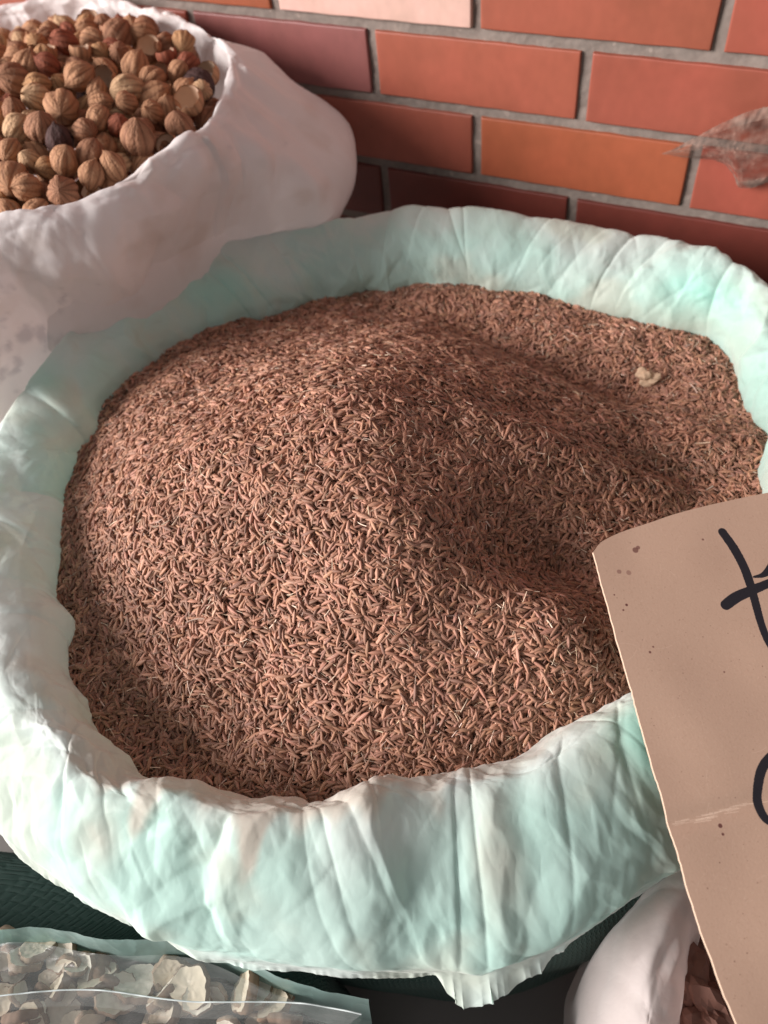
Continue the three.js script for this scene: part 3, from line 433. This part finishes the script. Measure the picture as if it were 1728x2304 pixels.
// ---------------------------------------------------------------- clear bag of dried root slices
{
  const bag = thing('clear_bag', 'clear plastic bag of dried root slices below the cumin sack', 'plastic bag');
  const sheet = (color, transmission, roughness) => new THREE.MeshPhysicalMaterial({ color: new THREE.Color(...color), transmission, roughness, thickness: 0, ior: 1.45, side: THREE.DoubleSide, bumpMap: crinkle, bumpScale: 0.0006 });
  const uvs = (i, j) => ({ uv: [i * 0.003, j * 0.003] });
  // back wall of the bag: mouth edge runs along the foot of the mint roll, then down behind the slices
  const backTop = (t) => [mix(-0.06, 0.226, t), -0.196 - 0.004 * Math.sin(t * 7) - 0.008 * smooth(0.8, 1, t), mix(0.613, 0.520, t) - 0.012 * Math.sin(Math.PI * clamp((t - 0.3) / 0.7)) + 0.002 * Math.sin(t * 23)];
  mesh('back_film', gridGeometry(90, 40, (i, j) => { const t = i / 90, v = j / 40, p = backTop(t), w = 0.003 * noise(t * 14, v * 5, 3) + 0.0018 * noise(t * 40 + v * 9, v * 6, 7); return [p[0] + w * 0.4, mix(p[1], -0.45, v) + (v === 0 ? 0.0015 * noise(t * 30, 5) : 0), p[2] + 0.012 * Math.sin(v * 3.1) + w * (0.3 + v) - 0.004]; }, false, uvs), sheet([0.32, 0.52, 0.48], 0.55, 0.55), bag);
  // front film: its mouth edge lies over the slices, the film runs on towards the viewer and down
  const frontTop = (t) => [mix(-0.04, 0.2265, t), -0.1985 + 0.003 * Math.sin(t * 6 + 1) - 0.004 * smooth(0.75, 1, t), mix(0.646, 0.5205, t) - 0.010 * Math.sin(Math.PI * t) + 0.0015 * Math.sin(t * 19)];
  const frontAt = (i, j) => { const t = i / 90, v = j / 40, p = frontTop(t), w = 0.002 * noise(t * 12, v * 6, 11) + 0.0015 * noise(t * 30 + 8 * v, v * 9, 5), nar = 1 - 0.35 * smooth(0.85, 1, t) * v; return [p[0] + 0.05 * v * (nar - 0.55) - 0.10 * v * smooth(0.8, 1, t), p[1] + w - 0.01 * v - 0.16 * smooth(0.5, 1, v), p[2] + 0.13 * v]; };
  mesh('front_film', gridGeometry(90, 40, frontAt, false, uvs), sheet([0.96, 0.96, 0.95], 0.93, 0.22), bag);
  mesh('inner_film', gridGeometry(90, 24, (i, j) => { const t = i / 90, v = j / 24, a = backTop(t), b = frontTop(t), w = 0.0012 * noise(t * 22, v * 4, 15) + 0.0008 * noise(t * 50, v * 9, 25); return [mix(a[0], b[0], v), mix(a[1] - 0.003, b[1] - 0.004, v) + w, mix(a[2] + 0.002, b[2] + 0.006, v)]; }, false, uvs), sheet([0.93, 0.96, 0.95], 0.93, 0.24), bag);
  const edge = new THREE.CatmullRomCurve3(Array.from({ length: 60 }, (_, k) => new THREE.Vector3(...frontAt(k * 90 / 59, 0)))); 
  mesh('mouth_edge', new THREE.TubeGeometry(edge, 160, 0.00034, 6), new THREE.MeshPhysicalMaterial({ color: new THREE.Color(0.6, 0.66, 0.66), roughness: 0.25 }), bag);
  // dried slices
  const cutMat = [[0.74, 0.68, 0.59], [0.62, 0.54, 0.45], [0.68, 0.58, 0.46]].map((q) => new THREE.MeshStandardMaterial({ color: new THREE.Color(...q), roughness: 0.85 })), rindMat = [[0.20, 0.13, 0.09], [0.27, 0.17, 0.11], [0.30, 0.22, 0.16]].map((q) => new THREE.MeshStandardMaterial({ color: new THREE.Color(...q), roughness: 0.9, side: THREE.DoubleSide }));
  const slices = [0, 1, 2, 3, 4].map((k) => {
    const R = (ph) => 1 + 0.28 * noise(Math.cos(ph) * 1.3 + k * 5, Math.sin(ph) * 1.3, k) + 0.10 * noise(Math.cos(ph) * 5, Math.sin(ph) * 5, k + 3), cup = 0.05 + 0.09 * (k % 3), A = 40;
    const face = gridGeometry(A, 8, (i, j) => { const ph = -i / A * 2 * Math.PI, q = j / 8 * 0.97, rr = R(ph) * q; return [rr * Math.cos(ph), 0.16 + cup * q * q * (1 + 0.5 * Math.cos(2 * ph + k)) + 0.06 * noise(rr * Math.cos(ph) * 4, rr * Math.sin(ph) * 4, k), rr * Math.sin(ph)]; }, true, () => ({ uv: [0, 0] }));
    const rind = gridGeometry(A, 10, (i, j) => { const ph = -i / A * 2 * Math.PI, t = j / 10, q = t < 0.5 ? 0.97 + 0.09 * Math.sin(t * 2 * Math.PI) : 0.97 * (1 - (t - 0.5) * 2), rr = R(ph) * q * (1 + 0.05 * noise(i * 0.9, j * 0.8, k)), h = t < 0.5 ? mix(0.16, -0.36, t * 2) : -0.36; return [rr * Math.cos(ph), h + cup * q * q * (1 + 0.5 * Math.cos(2 * ph + k)) + 0.05 * noise(i * 0.7, j * 0.9, k + 9), rr * Math.sin(ph)]; }, true, () => ({ uv: [0, 0] }));
    return [face, rind];
  });
  const r = rng(8080);
  for (let n = 0; n < 290; n++) {
    const u = r(), v = r(), x = -0.05 + 0.255 * u, zb = mix(0.603, 0.520, clamp((x + 0.06) / 0.286)), z = zb - 0.005 + 0.10 * v, lim = 0.20 - 0.35 * (z - zb); if (x > lim + 0.01) continue;
    const sc = 0.0068 * (0.6 + 0.75 * r()), g = thing('dried_slice', 'dried pale root slice with brown rind in the clear bag', 'dried slice', [x, -0.222 + 0.010 * r(), z], 'dried root slices in the clear bag');
    const k = Math.floor(r() * 5); g.scale.set(sc, sc, sc); g.rotation.set((r() - 0.5) * 2.4, r() * 6.28, (r() - 0.5) * 2.4);
    mesh('cut_face', slices[k][0], cutMat[Math.floor(r() * 3)], g); mesh('rind', slices[k][1], rindMat[Math.floor(r() * 3)], g);
  }
}

// ---------------------------------------------------------------- second white bag beside the sign, dark brown dried spice inside
{
  const BX = 0.430, BZ = 0.450, bag = thing('white_bag', 'translucent white plastic bag under the cardboard sign with dark brown spice inside', 'plastic bag');
  const r = rng(66), L = 2 * Math.PI * 0.22, list = []; for (let k = 0; k < 26; k++) list.push({ s: r() * L, v: 0.2 + r() * 0.7, len: 0.2 + r() * 0.2, slope: (r() - 0.5) * 0.3, bow: 0, w: 0.006 + r() * 0.01, a: 0.001 + r() * 0.003, kind: r() < 0.3 });
  const cr = creases(list);
  const profile = (deg) => { const ri = 0.112 + 0.005 * noise(deg * 0.03, 3), y = -0.205 + 0.006 * noise(deg * 0.03, 9); return [[ri - 0.030, y - 0.045], [ri - 0.026, y - 0.022], [ri - 0.018, y - 0.004], [ri - 0.010, y], [ri - 0.002, y - 0.012], [ri + 0.006, y - 0.06], [ri + 0.008, -0.36], [ri, -0.45]]; };
  mesh('plastic_film', rimSurface({ center: [BX, BZ], profile, N: 360, M: 80, fold: (s, v, p, d, L) => 0.6 * cr(s, v, L) + 0.003 * noise(p[0] * 24, p[1] * 16, p[2] * 24) + 0.006 * facets(s / 0.09, v * 4, 2) + 0.004 * facets(s / 0.04 + 3 * v, v * 9, 6), color: () => [0.88, 0.79, 0.76] }), film({ transmission: 0.6, roughness: 0.72, bumpScale: 0.0002, clearcoat: 0 }), bag);
  const fr = rng(31), geo = [0, 1, 2].map((k) => { const g = new THREE.IcosahedronGeometry(0.013, 4), p = g.attributes.position; for (let i = 0; i < p.count; i++) { const x = p.getX(i), y = p.getY(i), z = p.getZ(i), f = 1 + 0.7 * noise(x * 90 + k * 4, y * 90, z * 90) + 0.25 * noise(x * 300, y * 300, z * 300 + k); p.setXYZ(i, x * f * 1.3, y * f * 0.7, z * f); } g.computeVertexNormals(); return g; });
  const dark = new THREE.MeshStandardMaterial({ color: new THREE.Color(0.20, 0.095, 0.07), roughness: 0.7 });
  for (let k = 0; k < 90; k++) { const a = fr() * 6.28, q = Math.sqrt(fr()) * 0.094, m = mesh('', geo[k % 3], dark); m.position.set(BX + q * Math.cos(a), -0.240 - 0.08 * (k % 3) * 0.3 + 0.012 * fr(), BZ + q * Math.sin(a)); m.rotation.set(fr() * 6, fr() * 6, fr() * 6); top(m, 'dried_spice_piece'); tag(m, 'dark brown wrinkled dried spice piece in the white bag', 'dried spice', 'dark spice pieces in the white bag'); }
}

// ---------------------------------------------------------------- dusty cobweb clinging to the wall
{
  // outline on the wall in metres: tip, upper edge, then the lower edge with its hanging lobe
  const up = [[0.2071, -0.1067], [0.2177, -0.0995], [0.235, -0.086], [0.2492, -0.0755], [0.2633, -0.069], [0.30, -0.058]], low = [[0.2071, -0.1067], [0.2279, -0.1068], [0.2394, -0.106], [0.247, -0.1077], [0.2542, -0.1138], [0.2595, -0.1216], [0.2647, -0.1217], [0.2757, -0.1158], [0.30, -0.108]];
  const cu = new THREE.CatmullRomCurve3(up.map(([x, y]) => new THREE.Vector3(x, y, 0)), false, 'centripetal'), cl = new THREE.CatmullRomCurve3(low.map(([x, y]) => new THREE.Vector3(x, y, 0)), false, 'centripetal');
  const g = gridGeometry(80, 40, (i, j) => { const a = cu.getPoint(i / 80), b = cl.getPoint(i / 80), v = j / 40, x = mix(a.x, b.x, v), y = mix(a.y, b.y, v) + 0.0008 * noise(i * 0.7, j < 20 ? 1 : 9), sag = Math.sin(Math.PI * v) * 0.006 * smooth(0, 0.4, i / 80); return [x, y, 0.0075 + sag + 0.0016 * noise(x * 120, y * 120, 4)]; }, false, (i, j) => { const d = 0.55 + 0.5 * noise(i * 0.35, j * 0.3, 6) + (noise(i * 1.9, j * 1.9, 2) > 0.55 ? 0.8 : 0); return { uv: [i / 80, j / 40], color: [0.30 * d, 0.19 * d, 0.15 * d] }; });
  const holes = dataTexture(512, (u, v) => { const a = tiled(u, v, 6, 3.3, 4), edge = Math.min(v, 1 - v) < 0.12 ? 0.35 : 0, q = clamp(0.42 + 1.1 * a + edge); return [q, q, q]; });
  const web = mesh('', g, new THREE.MeshStandardMaterial({ vertexColors: true, roughness: 0.95, alphaMap: holes, transparent: true, side: THREE.DoubleSide })); top(web, 'cobweb'); tag(web, 'torn dusty brown cobweb clinging to the brick wall', 'cobweb');
}
renderer.render(scene, camera);
